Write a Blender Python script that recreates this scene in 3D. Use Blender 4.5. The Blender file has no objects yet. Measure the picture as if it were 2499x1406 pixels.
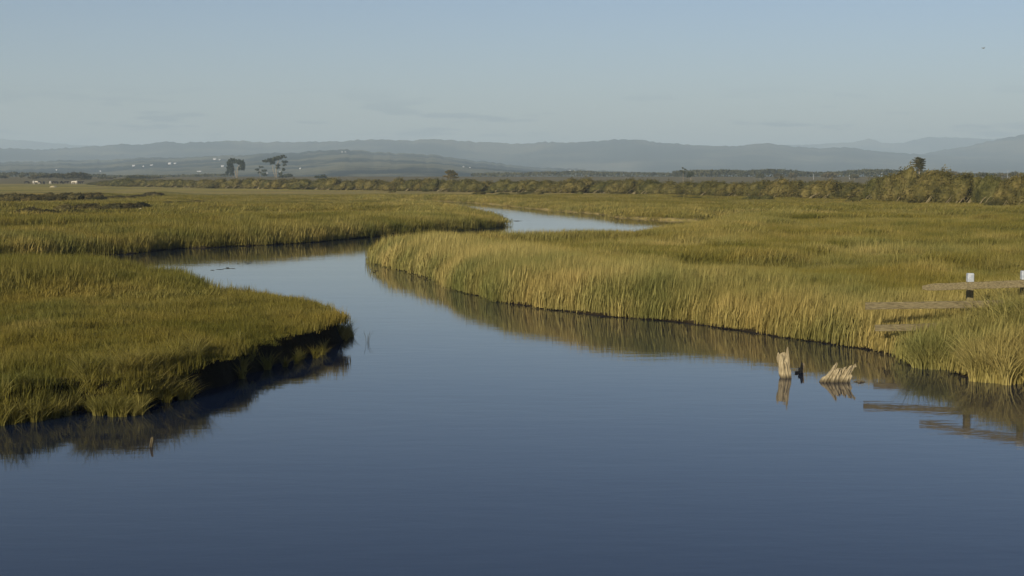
import bpy, math, random
import numpy as np
from mathutils import Vector, Matrix
R = math.radians
rng = np.random.default_rng(7); random.seed(7)
S = bpy.context.scene
COL = S.collection

# ------------------------------------------------------------------ camera, sky, sun, exposure
W, H, F, CX, CY, HOR = 2499.0, 1406.0, 3471.0, 1249.5, 703.0, 430.0
CAMZ = 4.5
PITCH = math.atan((CY-HOR)/F)
cam = bpy.data.cameras.new('camera'); cam.sensor_width = 36.0; cam.lens = 36.0*F/W
cam.clip_start = 0.5; cam.clip_end = 40000
camo = bpy.data.objects.new('camera', cam); COL.objects.link(camo)
camo.location = (0, 0, CAMZ); camo.rotation_euler = (math.pi/2-PITCH, 0, 0)
S.camera = camo

SUN_EL, SUN_AZ = R(19), R(60)          # azimuth: from the left, this far behind the camera
sdir = Vector((-math.cos(SUN_AZ)*math.cos(SUN_EL), -math.sin(SUN_AZ)*math.cos(SUN_EL), math.sin(SUN_EL)))
sun = bpy.data.lights.new('sun', 'SUN'); sun.energy = 4.9; sun.angle = R(0.5); sun.color = (1.0, 0.89, 0.70)
suno = bpy.data.objects.new('sun', sun); COL.objects.link(suno)
suno.rotation_euler = sdir.to_track_quat('Z', 'Y').to_euler()
suno.location = (0, 0, 60)

wd = bpy.data.worlds.new('World'); S.world = wd; wd.use_nodes = True
nt = wd.node_tree; nt.nodes.clear()
def N(nt, t, **kw):
    n = nt.nodes.new(t)
    for k, v in kw.items(): setattr(n, k, v)
    return n
out = N(nt, 'ShaderNodeOutputWorld'); bg = N(nt, 'ShaderNodeBackground')
sky = N(nt, 'ShaderNodeTexSky'); sky.sky_type = 'NISHITA'; sky.sun_disc = False
sky.sun_elevation = SUN_EL
sky.sun_rotation = math.atan2(sdir.x, sdir.y)
sky.altitude = 0; sky.air_density = 1.0; sky.dust_density = 0.6; sky.ozone_density = 2.0
# thin far-off cloud bars low over the hills
tc = N(nt, 'ShaderNodeTexCoord'); mp = N(nt, 'ShaderNodeMapping'); mp.inputs['Scale'].default_value = (15, 15, 120)
mp.inputs['Location'].default_value = (3.1, 0.4, 0.2)
nz = N(nt, 'ShaderNodeTexNoise'); nz.inputs['Scale'].default_value = 1.0; nz.inputs['Detail'].default_value = 5; nz.inputs['Roughness'].default_value = 0.55
cr = N(nt, 'ShaderNodeMapRange'); cr.inputs[1].default_value = 0.55; cr.inputs[2].default_value = 0.62
sep = N(nt, 'ShaderNodeSeparateXYZ')
b1 = N(nt, 'ShaderNodeMapRange'); b1.inputs[1].default_value = 0.062; b1.inputs[2].default_value = 0.034
b2 = N(nt, 'ShaderNodeMapRange'); b2.inputs[1].default_value = 0.0; b2.inputs[2].default_value = 0.02
mul = N(nt, 'ShaderNodeMath', operation='MULTIPLY'); mul2 = N(nt, 'ShaderNodeMath', operation='MULTIPLY')
mul3 = N(nt, 'ShaderNodeMath', operation='MULTIPLY'); mul3.inputs[1].default_value = 0.9
mixc = N(nt, 'ShaderNodeMix', data_type='RGBA'); mixc.blend_type = 'MULTIPLY'; mixc.inputs['B'].default_value = (0.5, 0.57, 0.70, 1)
tint = N(nt, 'ShaderNodeMix', data_type='RGBA'); tint.blend_type = 'MULTIPLY'; tint.inputs['Factor'].default_value = 1
tint.inputs['B'].default_value = (0.90, 0.89, 1.04, 1)
L = nt.links.new
L(tc.outputs['Generated'], mp.inputs[0]); L(mp.outputs[0], nz.inputs['Vector']); L(nz.outputs['Fac'], cr.inputs[0])
L(tc.outputs['Generated'], sep.inputs[0]); L(sep.outputs['Z'], b1.inputs[0]); L(sep.outputs['Z'], b2.inputs[0])
L(b1.outputs[0], mul.inputs[0]); L(b2.outputs[0], mul.inputs[1]); L(mul.outputs[0], mul2.inputs[0]); L(cr.outputs[0], mul2.inputs[1])
L(mul2.outputs[0], mul3.inputs[0]); L(mul3.outputs[0], mixc.inputs['Factor'])
L(sky.outputs[0], tint.inputs['A']); L(tint.outputs['Result'], mixc.inputs['A']); L(mixc.outputs['Result'], bg.inputs[0])
bg.inputs[1].default_value = 0.062
L(bg.outputs[0], out.inputs[0])
S.view_settings.view_transform = 'Standard'; S.view_settings.look = 'None'
S.view_settings.exposure = 0.50; S.view_settings.gamma = 1.0
HAZE_DENSITY = 1.75e-4; HAZE_COLOR = (0.70, 0.88, 1.0, 1)

# ------------------------------------------------------------------ helpers
def unproj(u, v, z=0.0):
    c, s = math.cos(PITCH), math.sin(PITCH)
    dx = u-CX; dy = F*c+(CY-v)*s; dz = -F*s+(CY-v)*c
    t = (z-CAMZ)/dz
    return (dx*t, dy*t)
def xat(u, Y, z=0.0):
    return (u-CX)/F*(Y*math.cos(PITCH)-(z-CAMZ)*math.sin(PITCH))
def pos(u, v, Y):
    c, s = math.cos(PITCH), math.sin(PITCH)
    dx = u-CX; dy = F*c+(CY-v)*s; dz = -F*s+(CY-v)*c
    t = Y/dy
    return Vector((dx*t, Y, CAMZ+dz*t))
def tag(o, label=None, cat=None, group=None, kind=None):
    if label: o['label'] = label
    if cat: o['category'] = cat
    if group: o['group'] = group
    if kind: o['kind'] = kind
    return o
def mesh_obj(name, verts, faces, mats, parent=None, smooth=False, mi=None, link=True):
    me = bpy.data.meshes.new(name)
    verts = np.asarray(verts, dtype=np.float32).reshape(-1, 3)
    me.vertices.add(len(verts)); me.vertices.foreach_set('co', verts.ravel())
    if isinstance(faces, np.ndarray):
        n, k = faces.shape
        me.loops.add(n*k); me.loops.foreach_set('vertex_index', faces.astype(np.int32).ravel())
        me.polygons.add(n); me.polygons.foreach_set('loop_start', np.arange(0, n*k, k, dtype=np.int32))
    else:
        tot = sum(len(f) for f in faces)
        me.loops.add(tot); me.loops.foreach_set('vertex_index', [i for f in faces for i in f])
        me.polygons.add(len(faces)); st = np.cumsum([0]+[len(f) for f in faces[:-1]])
        me.polygons.foreach_set('loop_start', st.astype(np.int32))
    me.update(calc_edges=True); me.validate()
    if not isinstance(mats, (list, tuple)): mats = [mats]
    for m in mats: me.materials.append(m)
    if mi is not None: me.polygons.foreach_set('material_index', np.asarray(mi, dtype=np.int32))
    me.polygons.foreach_set('use_smooth', np.full(len(me.polygons), smooth, dtype=bool))
    o = bpy.data.objects.new(name, me)
    if link: COL.objects.link(o)
    if parent: o.parent = parent
    return o
def empty(name, loc, rz=0):
    o = bpy.data.objects.new(name, None); COL.objects.link(o); o.location = loc; o.rotation_euler = (0, 0, rz); o.empty_display_size = 0.3
    return o
def copy_tree(o, parent=None):
    c = o.copy(); COL.objects.link(c)
    if parent: c.parent = parent
    for ch in list(o.children): copy_tree(ch, c)
    return c

_perm = np.random.default_rng(3).random((256, 256))
def vnoise(x, y):
    xi = np.floor(x).astype(int); yi = np.floor(y).astype(int)
    fx = x-xi; fy = y-yi; fx = fx*fx*(3-2*fx); fy = fy*fy*(3-2*fy)
    p = _perm
    a = p[xi % 256, yi % 256]; b = p[(xi+1) % 256, yi % 256]; c = p[xi % 256, (yi+1) % 256]; d = p[(xi+1) % 256, (yi+1) % 256]
    return (a*(1-fx)+b*fx)*(1-fy)+(c*(1-fx)+d*fx)*fy
def fbm(x, y, o=4):
    x = np.asarray(x, float); y = np.asarray(y, float)
    s = 0; a = 0.5; t = 0
    for i in range(o):
        s = s+a*vnoise(x*2**i+17.3*i, y*2**i+5.1*i); t += a; a *= 0.5
    return s/t-0.5
def sstep(a, b, x):
    t = np.clip((np.asarray(x, float)-a)/(b-a), 0, 1); return t*t*(3-2*t)

class MB:
    """collects simple shapes into one mesh"""
    def __init__(s): s.v = []; s.f = []; s.m = []
    def add(s, vs, fs, m=0):
        b = len(s.v); s.v += [tuple(v) for v in vs]; s.f += [tuple(i+b for i in f) for f in fs]; s.m += [m]*len(fs)
    def tube(s, pts, rads, n=7, m=0, jit=0.0, cap=True):
        rings = []
        for i, p in enumerate(pts):
            p = Vector(p)
            a = Vector(pts[max(i-1, 0)]); b = Vector(pts[min(i+1, len(pts)-1)])
            d = (b-a).normalized() if (b-a).length > 1e-9 else Vector((0, 0, 1))
            x = d.orthogonal().normalized() if i == 0 else (rx-d*rx.dot(d)).normalized()
            rx = x; y = d.cross(x)
            r = rads[i]
            rings.append([p+(x*math.cos(2*math.pi*k/n)+y*math.sin(2*math.pi*k/n))*r*(1+random.uniform(-jit, jit)) for k in range(n)])
        vs = [q for g in rings for q in g]; fs = []
        for i in range(len(rings)-1):
            for k in range(n): fs.append((i*n+k, i*n+(k+1) % n, (i+1)*n+(k+1) % n, (i+1)*n+k))
        if cap: fs.append(tuple(range(n-1, -1, -1))); fs.append(tuple(range((len(rings)-1)*n, len(rings)*n)))
        s.add(vs, fs, m)
    def box(s, c, d, m=0, rot=None):
        vs = []
        for x in (-.5, .5):
            for y in (-.5, .5):
                for z in (-.5, .5):
                    v = Vector((x*d[0], y*d[1], z*d[2]))
                    if rot is not None: v = rot@v
                    vs.append(v+Vector(c))
        s.add(vs, [(0, 1, 3, 2), (4, 6, 7, 5), (0, 4, 5, 1), (2, 3, 7, 6), (0, 2, 6, 4), (1, 5, 7, 3)], m)
    def build(s, name, mats, parent=None, smooth=False):
        return mesh_obj(name, s.v, s.f, mats, parent, smooth, s.m)

# ------------------------------------------------------------------ materials
def mat(name, rough=0.85, spec=0.3):
    m = bpy.data.materials.new(name); m.use_nodes = True
    b = m.node_tree.nodes['Principled BSDF']; b.inputs['Roughness'].default_value = rough
    b.inputs['Specular IOR Level'].default_value = spec
    return m, m.node_tree, b
def noise(nt, scale, detail=4, rough=0.55, vec=None, mapscale=None, coord='Object'):
    n = N(nt, 'ShaderNodeTexNoise'); n.inputs['Scale'].default_value = scale; n.inputs['Detail'].default_value = detail
    n.inputs['Roughness'].default_value = rough
    if vec is None:
        t = N(nt, 'ShaderNodeTexCoord'); vec = t.outputs[coord]
    if mapscale:
        mp = N(nt, 'ShaderNodeMapping'); mp.inputs['Scale'].default_value = mapscale; nt.links.new(vec, mp.inputs[0]); vec = mp.outputs[0]
    nt.links.new(vec, n.inputs['Vector'])
    return n.outputs['Fac']
def ramp(nt, fac, stops):
    r = N(nt, 'ShaderNodeValToRGB')
    e = r.color_ramp.elements
    e[0].position = stops[0][0]; e[0].color = (*stops[0][1], 1)
    e[1].position = stops[-1][0]; e[1].color = (*stops[-1][1], 1)
    for p, c in stops[1:-1]:
        k = e.new(p); k.color = (*c, 1)
    nt.links.new(fac, r.inputs[0]); return r.outputs[0]
def mixrgb(nt, f, a, b, mode='MIX'):
    m = N(nt, 'ShaderNodeMix', data_type='RGBA'); m.blend_type = mode
    for s, v in (('Factor', f), ('A', a), ('B', b)):
        if hasattr(v, 'is_linked'): nt.links.new(v, m.inputs[s])
        elif s == 'Factor': m.inputs[s].default_value = v
        else: m.inputs[s].default_value = (*v, 1)
    return m.outputs['Result']
def bump(nt, b, h, strength=0.4, dist=0.05):
    n = N(nt, 'ShaderNodeBump'); n.inputs['Strength'].default_value = strength; n.inputs['Distance'].default_value = dist
    nt.links.new(h, n.inputs['Height']); nt.links.new(n.outputs[0], b.inputs['Normal'])
def geo_pos(nt):
    return N(nt, 'ShaderNodeNewGeometry').outputs['Position']

# water
m_water, t, b = mat('water', 0.035, 0.5)
b.inputs['IOR'].default_value = 1.333
b.inputs['Base Color'].default_value = (0.006, 0.012, 0.030, 1)
p = geo_pos(t)
n1 = noise(t, 1.0, 3, 0.5, p, (0.9, 2.6, 1)); n2 = noise(t, 1.0, 2, 0.5, p, (0.12, 0.30, 1)); n3 = noise(t, 1.0, 2, 0.5, p, (4.0, 9.0, 1))
am = N(t, 'ShaderNodeMath', operation='MULTIPLY_ADD'); t.links.new(n2, am.inputs[0]); am.inputs[1].default_value = 2.2; t.links.new(n1, am.inputs[2])
am2 = N(t, 'ShaderNodeMath', operation='MULTIPLY_ADD'); t.links.new(n3, am2.inputs[0]); am2.inputs[1].default_value = 0.25; t.links.new(am.outputs[0], am2.inputs[2])
bump(t, b, am2.outputs[0], 1.0, 0.0022)

rgh = N(t, 'ShaderNodeMapRange'); t.links.new(noise(t, 1.0, 3, 0.6, p, (.05, .14, 1)), rgh.inputs[0]); rgh.inputs[1].default_value = .4; rgh.inputs[2].default_value = .65; rgh.inputs[3].default_value = .02; rgh.inputs[4].default_value = .05
t.links.new(rgh.outputs[0], b.inputs['Roughness'])

# ground (colour of the land comes from a colour attribute, detail from noise)
m_ground, t, b = mat('marsh_ground', 0.95, 0.1)
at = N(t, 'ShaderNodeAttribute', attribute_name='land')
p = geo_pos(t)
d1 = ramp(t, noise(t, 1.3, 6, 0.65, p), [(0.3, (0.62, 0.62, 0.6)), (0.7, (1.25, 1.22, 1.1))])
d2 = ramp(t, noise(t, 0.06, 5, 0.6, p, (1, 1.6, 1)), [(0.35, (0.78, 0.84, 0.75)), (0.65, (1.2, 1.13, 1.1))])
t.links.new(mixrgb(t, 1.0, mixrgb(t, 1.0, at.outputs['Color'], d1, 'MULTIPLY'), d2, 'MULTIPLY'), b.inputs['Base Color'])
bump(t, b, noise(t, 3.0, 5, 0.6, p), 0.8, 0.12)

def blade_mat(name, green, straw, extra=0.35):
    m, t, b = mat(name, 0.75, 0.08)
    dry = N(t, 'ShaderNodeAttribute', attribute_name='dry'); dry.attribute_type = 'INSTANCER'
    rnd = N(t, 'ShaderNodeAttribute', attribute_name='rnd'); rnd.attribute_type = 'INSTANCER'
    tt = N(t, 'ShaderNodeAttribute', attribute_name='blade')     # x: along blade, y: random per blade
    sp = N(t, 'ShaderNodeSeparateXYZ'); t.links.new(tt.outputs['Vector'], sp.inputs[0])
    a = N(t, 'ShaderNodeMath', operation='MULTIPLY_ADD'); t.links.new(sp.outputs['Y'], a.inputs[0]); a.inputs[1].default_value = 0.42; t.links.new(dry.outputs['Fac'], a.inputs[2])
    s2 = N(t, 'ShaderNodeMath', operation='SUBTRACT', use_clamp=True); t.links.new(a.outputs[0], s2.inputs[0]); s2.inputs[1].default_value = 0.22
    c = mixrgb(t, s2.outputs[0], green, straw)
    v = ramp(t, rnd.outputs['Fac'], [(0.0, (0.72, 0.75, 0.70)), (1.0, (1.18, 1.15, 1.13))])
    c = mixrgb(t, 1.0, c, v, 'MULTIPLY')
    v2 = ramp(t, noise(t, 0.35, 4, 0.6, geo_pos(t)), [(0.33, (0.72, 0.8, 0.7)), (0.67, (1.25, 1.16, 1.1))])
    c = mixrgb(t, 1.0, c, v2, 'MULTIPLY')
    v3 = ramp(t, noise(t, 1.0, 4, 0.6, geo_pos(t), (.045, .16, .2)), [(0.36, (0.74, 0.79, 0.72)), (0.5, (1, 1, 1)), (0.66, (1.16, 1.10, 1.12))])
    c = mixrgb(t, 1.0, c, v3, 'MULTIPLY')
    t.links.new(c, b.inputs['Base Color'])
    # light passes through thin blades
    tr = N(t, 'ShaderNodeBsdfTranslucent'); t.links.new(c, tr.inputs[0])
    ms = N(t, 'ShaderNodeMixShader'); ms.inputs[0].default_value = extra*0.7
    o = t.nodes['Material Output']; t.links.new(b.outputs[0], ms.inputs[1]); t.links.new(tr.outputs[0], ms.inputs[2]); t.links.new(ms.outputs[0], o.inputs[0])
    return m
m_grass = blade_mat('grass_blades', (0.142, 0.122, 0.025), (0.33, 0.285, 0.112))

def foliage_mat(name, a, bb, c, scale=0.6, trans=0.2):
    m, t, b = mat(name, 0.8, 0.2)
    p = geo_pos(t)
    oi = N(t, 'ShaderNodeObjectInfo')
    col = ramp(t, noise(t, scale, 5, 0.65, p), [(0.34, a), (0.5, bb), (0.66, c)])
    v = ramp(t, oi.outputs['Random'], [(0.0, (0.8, 0.86, 0.82)), (1.0, (1.2, 1.1, 1.1))])
    col = mixrgb(t, 1.0, col, v, 'MULTIPLY')
    t.links.new(col, b.inputs['Base Color'])
    tr = N(t, 'ShaderNodeBsdfTranslucent'); t.links.new(col, tr.inputs[0])
    ms = N(t, 'ShaderNodeMixShader'); ms.inputs[0].default_value = trans
    o = t.nodes['Material Output']; t.links.new(b.outputs[0], ms.inputs[1]); t.links.new(tr.outputs[0], ms.inputs[2]); t.links.new(ms.outputs[0], o.inputs[0])
    return m
m_shrub = foliage_mat('shrub_leaves', (0.038, 0.038, 0.010), (0.088, 0.080, 0.020), (0.155, 0.134, 0.044))
m_tree = foliage_mat('cypress_needles', (0.018, 0.024, 0.012), (0.035, 0.042, 0.018), (0.06, 0.062, 0.024), 0.3)
m_farwood = foliage_mat('far_wood_leaves', (0.035, 0.035, 0.018), (0.07, 0.066, 0.03), (0.11, 0.095, 0.045), 0.05)

def simple(name, a, bb, scale, rough=0.85, mapscale=None, bumpd=0.0, spec=0.25):
    m, t, b = mat(name, rough, spec)
    f = noise(t, scale, 5, 0.6, None, mapscale)
    t.links.new(ramp(t, f, [(0.3, a), (0.7, bb)]), b.inputs['Base Color'])
    if bumpd: bump(t, b, f, 0.7, bumpd)
    return m
m_bark = simple('pale_bark', (0.16, 0.13, 0.09), (0.34, 0.29, 0.2), 2.0)
m_branch = simple('grey_branches', (0.16, 0.13, 0.07), (0.34, 0.28, 0.16), 2.0)
m_rail = simple('weathered_rail_wood', (0.05, 0.040, 0.020), (0.20, 0.165, 0.088), 6.0, 0.85, (0.7, 6, 9), 0.006)
m_post = simple('weathered_post_wood', (0.10, 0.08, 0.035), (0.22, 0.18, 0.085), 6.0, 0.85, (8, 8, 0.8), 0.006)
m_white = simple('white_paint', (0.22, 0.25, 0.28), (0.40, 0.42, 0.44), 12.0, 0.6)
m_drift = simple('bleached_driftwood', (0.12, 0.095, 0.05), (0.40, 0.33, 0.20), 3.0, 0.85, (11, 11, 1.6), 0.03)
m_stake = simple('brown_stake_wood', (0.05, 0.038, 0.02), (0.12, 0.095, 0.05), 6, 0.8)
m_darkwood = simple('wet_dark_wood', (0.05, 0.038, 0.024), (0.20, 0.155, 0.09), 9.0, 0.5, (3, 3, 1))
m_cowblack = simple('black_hide', (0.012, 0.010, 0.009), (0.03, 0.024, 0.018), 1.5)
m_cowwhite = simple('white_hide', (0.38, 0.34, 0.27), (0.6, 0.56, 0.48), 1.5)
m_wall = simple('white_house_wall', (0.30, 0.30, 0.29), (0.42, 0.42, 0.41), 0.3)
m_roof = simple('grey_roof', (0.3, 0.3, 0.3), (0.45, 0.44, 0.42), 0.5)
for m_ in (m_drift, m_stake):
    t = m_.node_tree; b = t.nodes['Principled BSDF']; lk = b.inputs['Base Color'].links[0].from_socket
    sp = N(t, 'ShaderNodeSeparateXYZ'); t.links.new(geo_pos(t), sp.inputs[0]); mr = N(t, 'ShaderNodeMapRange'); t.links.new(sp.outputs['Z'], mr.inputs[0])
    mr.inputs[1].default_value = 0.02; mr.inputs[2].default_value = 0.10; mr.inputs[3].default_value = 0.85; mr.inputs[4].default_value = 0.0
    t.links.new(mixrgb(t, mr.outputs[0], lk, (0.05, 0.04, 0.022)), b.inputs['Base Color'])
m_ripple_reed = simple('dark_ripple_and_reed', (0.012, 0.012, 0.008), (0.05, 0.045, 0.02), 3.0)
m_sand = simple('pale_sand', (0.42, 0.34, 0.18), (0.62, 0.52, 0.32), 0.8)
m_bird = simple('grey_feathers', (0.05, 0.05, 0.05), (0.3, 0.29, 0.26), 4.0)

# hills
def hill_mat(name, woods, field, scale, lo, hi, stretch=(1, 1, 3)):
    m, t, b = mat(name, 0.95, 0.05)
    p = geo_pos(t)
    f = noise(t, scale, 6, 0.6, p, stretch)
    c = ramp(t, f, [(lo, woods), (hi, field)])
    v = ramp(t, noise(t, scale*5, 4, 0.6, p), [(0.3, (0.65, 0.7, 0.7)), (0.7, (1.3, 1.25, 1.2))])
    t.links.new(mixrgb(t, 1.0, c, v, 'MULTIPLY'), b.inputs['Base Color'])
    bump(t, b, noise(t, scale*8, 5, 0.6, p), 1.0, 8)
    return m
m_foot = hill_mat('foothill_fields', (0.010, 0.015, 0.009), (0.12, 0.11, 0.06), 0.0042, 0.48, 0.56, (1, 0.6, 6))
m_ridge = hill_mat('wooded_ridge', (0.015, 0.022, 0.016), (0.11, 0.10, 0.06), 0.0015, 0.45, 0.58)

# ------------------------------------------------------------------ the shore lines, traced as (u, v, z) and put down on the land
def chain(pts): return [unproj(*q) for q in pts]
A = chain([(-900, 1130, 0), (-300, 1065, 0), (0, 1030, 0), (90, 1018, 0), (165, 1004, 0), (250, 1004, 0), (334, 1000, 0), (384, 985, 0), (470, 965, 0), (557, 938, 0),
           (630, 905, 0), (691, 883, 0), (770, 862, 0), (820, 843, 0), (842, 826, 0),
           (851, 806, .2), (843, 786, .5), (820, 768, .55), (785, 747, .6), (745, 735, .6), (700, 726, .62), (650, 716, .65), (600, 717, .6), (560, 722, .5), (515, 722, .5),
           (505, 700, .9), (470, 676, 1.0), (440, 662, 1.05), (390, 657, 1.05), (330, 655, 1.05), (260, 645, 1.1), (150, 641, 1.1), (0, 638, 1.1), (-300, 650, 1.1), (-900, 680, 1.1), (-1800, 690, 1.0)])
A.append((-120, 20))
Cc = chain([(3600, 1150, 0), (3000, 1010, 0), (2700, 955, 0), (2560, 940, 0), (2480, 932, 0), (2420, 928, 0), (2345, 918, 0), (2325, 900, 0), (2300, 902, 0), (2220, 893, 0), (2200, 868, 0), (2120, 852, 0), (2040, 840, 0), (1950, 828, 0),
            (1850, 812, 0), (1700, 790, 0), (1600, 780, 0), (1500, 773, 0), (1380, 758, 0), (1300, 747, 0), (1220, 737, 0), (1150, 717, 0), (1080, 692, 0),
            (1020, 670, 0), (960, 656, 0), (925, 642, 0), (911, 627, 0), (916, 612, .1), (940, 596, .4), (975, 583, .7), (1030, 576, .85), (1120, 573, .9), (1220, 569, .95),
            (1330, 566, .95), (1420, 563, .95), (1500, 561, .95), (1540, 558, .95), (1570, 552, .95), (1600, 546, .95), (1640, 541, .9), (1760, 533, .8)])
B2 = chain([(1790, 535, 0), (1700, 540, 0), (1640, 538, 0), (1590, 536, 0), (1540, 533, 0), (1500, 530, 0), (1470, 523, 0), (1420, 519, 0), (1350, 514, 0), (1290, 508, 0), (1215, 500, 0), (1150, 495, 0), (1060, 490, 0), (960, 487, 0)])
B1 = chain([(960, 488, .5), (1060, 494, .6), (1140, 500, .9), (1200, 509, 1.0), (1226, 522, 1.0), (1228, 545, .1), (1205, 556, 0), (1150, 560, 0), (1100, 563, 0), (1040, 569, 0), (980, 573, 0), (860, 582, 0), (780, 590, 0),
            (700, 595, 0), (620, 599, 0), (560, 601, 0), (500, 605, 0), (440, 606, 0), (380, 611, 0), (330, 618, 0), (240, 623, 0), (150, 629, 0), (60, 634, 0), (0, 638, 0), (-300, 660, 0), (-900, 700, 0), (-1800, 720, 0)])
water_poly = [A[-1]]+A[:-1]     # camera side up to the far left
# closed outline of the water: along A out to far left, back along B1 to its tip, round the pool by B2, back along C, then behind the camera
outline = [(-160, -60)]+[(-120, 8)]+A[:-1]+B1[::-1]+B2[::-1]+Cc[::-1]+[(60, 10), (160, -60)]
def jitter(poly, step, amp):
    out = []
    for i in range(len(poly)):
        a = np.array(poly[i]); b = np.array(poly[(i+1) % len(poly)])
        L_ = np.linalg.norm(b-a); far = max(20.0, min(np.linalg.norm(a), 300))
        n = max(1, int(L_/(step*far/30)))
        for k in range(n):
            q = a+(b-a)*k/n
            if k: q = q+np.array([fbm(q[0]*.9, q[1]*.5, 3), fbm(q[0]*.9+50, q[1]*.5, 3)])*amp*min(1, 60/far*1.2)
            out.append(q)
    return np.array(out)
OUT = jitter(outline, 0.6, 0.55)
def sdf(x, y):
    """signed distance to the water's edge, positive on land"""
    x = np.asarray(x, float).ravel(); y = np.asarray(y, float).ravel()
    res = np.empty(len(x))
    P0 = OUT; P1 = np.roll(OUT, -1, 0); D = P1-P0; DD = (D**2).sum(1)+1e-12
    for s in range(0, len(x), 4000):
        X = x[s:s+4000, None]; Y = y[s:s+4000, None]
        tt = np.clip(((X-P0[:, 0])*D[:, 0]+(Y-P0[:, 1])*D[:, 1])/DD, 0, 1)
        d = np.sqrt(((X-P0[:, 0]-tt*D[:, 0])**2+(Y-P0[:, 1]-tt*D[:, 1])**2).min(1))
        c = (P0[:, 1] > Y) != (P1[:, 1] > Y)
        xi = P0[:, 0]+(Y-P0[:, 1])/(np.where(D[:, 1] == 0, 1e-9, D[:, 1]))*D[:, 0]
        inside = ((c & (X < xi)).sum(1) % 2) == 1
        res[s:s+4000] = np.where(inside, -d, d)
    return res
def region(x, y):
    """1 on the near left bank, 2 on the right bank, 3 on the far marsh"""
    r = np.full(len(x), 3)
    r[(x < 0) & (y < 55)] = 1
    ax = np.interp(y, [0, 66, 80, 95, 120, 150], [4, -6, -9, -12, 2, 12])
    r[(x > ax) & (y < 120)] = 2
    return r
def height(x, y, d=None):
    x = np.asarray(x, float).ravel(); y = np.asarray(y, float).ravel()
    if d is None: d = sdf(x, y)
    r = region(x, y)
    nz_ = fbm(x*.35, y*.35, 4); nf = fbm(x*1.6, y*1.6, 3)
    h1 = 0.03+0.55*sstep(0.0, 0.32, d+nf*0.30)+0.06*sstep(0.4, 3, d)-0.13*sstep(.10, .30, fbm(x*1.9+7, y*1.2, 3))*sstep(.6, 1.5, d)
    h2 = 0.03+0.11*sstep(0, 0.4, d)+0.30*sstep(0.2, 4.5, d)
    h3 = 0.05+0.18*sstep(0, 0.5, d)+0.30*sstep(0.4, 5, d)
    h = np.where(r == 1, h1, np.where(r == 2, h2, h3))
    amp = sstep(0.1, 3, d)
    h = h+amp*(0.22*nz_+np.where(r == 1, .16, .07)*nf)
    # the embankment that carries the fence
    h = h+sstep(0.1, 2.2, d)*(r == 2)*0.75*np.exp(-((x-15.3)/4.2)**2-((y-32.5)/4.5)**2)
    h = h+sstep(9, 30, x)*sstep(48, 30, y)*1.4*sstep(0.5, 4, d)
    # two low ditches and bank steps in the left field
    R_ = np.hypot(x, y)
    for (u0, v0, u1, v1, am_) in ((-60, 484, 430, 474, .9), (0, 512, 330, 500, .8)):
        pa = unproj(u0, v0, .6); pb = unproj(u1, v1, .6)
        da = np.array(pb)-np.array(pa); L2 = (da**2).sum(); tq = ((x-pa[0])*da[0]+(y-pa[1])*da[1])/L2
        dist = np.hypot(x-pa[0]-np.clip(tq, 0, 1)*da[0], y-pa[1]-np.clip(tq, 0, 1)*da[1])
        h = h+am_*np.exp(-(dist/4.0)**2)*(0.6+1.2*fbm(x*.08, y*.08, 3))
    # rise of the land behind the marsh
    h = h+sstep(740, 1080, R_)*(3.45+fbm(x*.006, y*.006, 3)*1.2)
    h = np.where(d < 0, -0.9*sstep(0, 1.6, -d)-0.02, h)
    return h

# ------------------------------------------------------------------ ground sheet
def fan_grid(nr, na, r0, r1, a0):
    rr = np.concatenate([np.geomspace(r0, 22, 60)[:-1], np.geomspace(22, 60, int(nr*.5))[:-1], np.geomspace(60, 220, int(nr*.28))[:-1], np.geomspace(220, r1, int(nr*.22))]); nr = len(rr)
    aa = np.concatenate([np.linspace(-a0, -R(23), 60)[:-1], np.linspace(-R(23), R(23), na-118), np.linspace(R(23), a0, 60)[1:]]); na = len(aa)
    Rg, Ag = np.meshgrid(rr, aa, indexing='ij')
    x = (Rg*np.sin(Ag)).ravel(); y = (Rg*np.cos(Ag)).ravel()
    i = np.arange(nr-1)[:, None]*na+np.arange(na-1)[None, :]
    f = np.stack([i, i+1, i+na+1, i+na], -1).reshape(-1, 4)[:, ::-1]
    return x, y, f
gx, gy, gf = fan_grid(900, 780, 8, 14000, R(62))
gd = sdf(gx, gy); gz = height(gx, gy, gd)
ground = mesh_obj('ground', np.stack([gx, gy, gz], 1), gf, m_ground, smooth=True)
tag(ground, kind='structure')
gR = np.hypot(gx, gy)
def mixc_(a, b, f): return a*(1-f[:, None])+np.asarray(b)*f[:, None]
colr = np.tile(np.array([0.070, 0.058, 0.018]), (len(gx), 1))
colr = mixc_(colr, (0.27, 0.225, 0.055), sstep(60, 170, gR))
pn = fbm(gx*.03, gy*.05, 4)
colr = mixc_(colr, (0.15, 0.135, 0.032), sstep(60, 170, gR)*sstep(-.02, .12, pn)*.8)
colr = mixc_(colr, (0.29, 0.225, 0.085), sstep(90, 200, gR)*sstep(.03, .14, fbm(gx*.02+9, gy*.04, 4))*.6)
colr = mixc_(colr, (0.14, 0.115, 0.055), sstep(720, 800, gR))
colr = mixc_(colr, (0.07, 0.065, 0.03), sstep(1000, 1600, gR))
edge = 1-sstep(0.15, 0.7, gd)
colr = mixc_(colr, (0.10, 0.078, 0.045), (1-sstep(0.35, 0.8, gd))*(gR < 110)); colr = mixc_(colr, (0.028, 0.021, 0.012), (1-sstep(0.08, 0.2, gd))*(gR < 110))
colr = mixc_(colr, (0.010, 0.008, 0.005), (1-sstep(0.30, 0.55, gd))*(region(gx, gy) == 1))  # near left bank: dark mud with the undercut's shade painted into its colour
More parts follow.
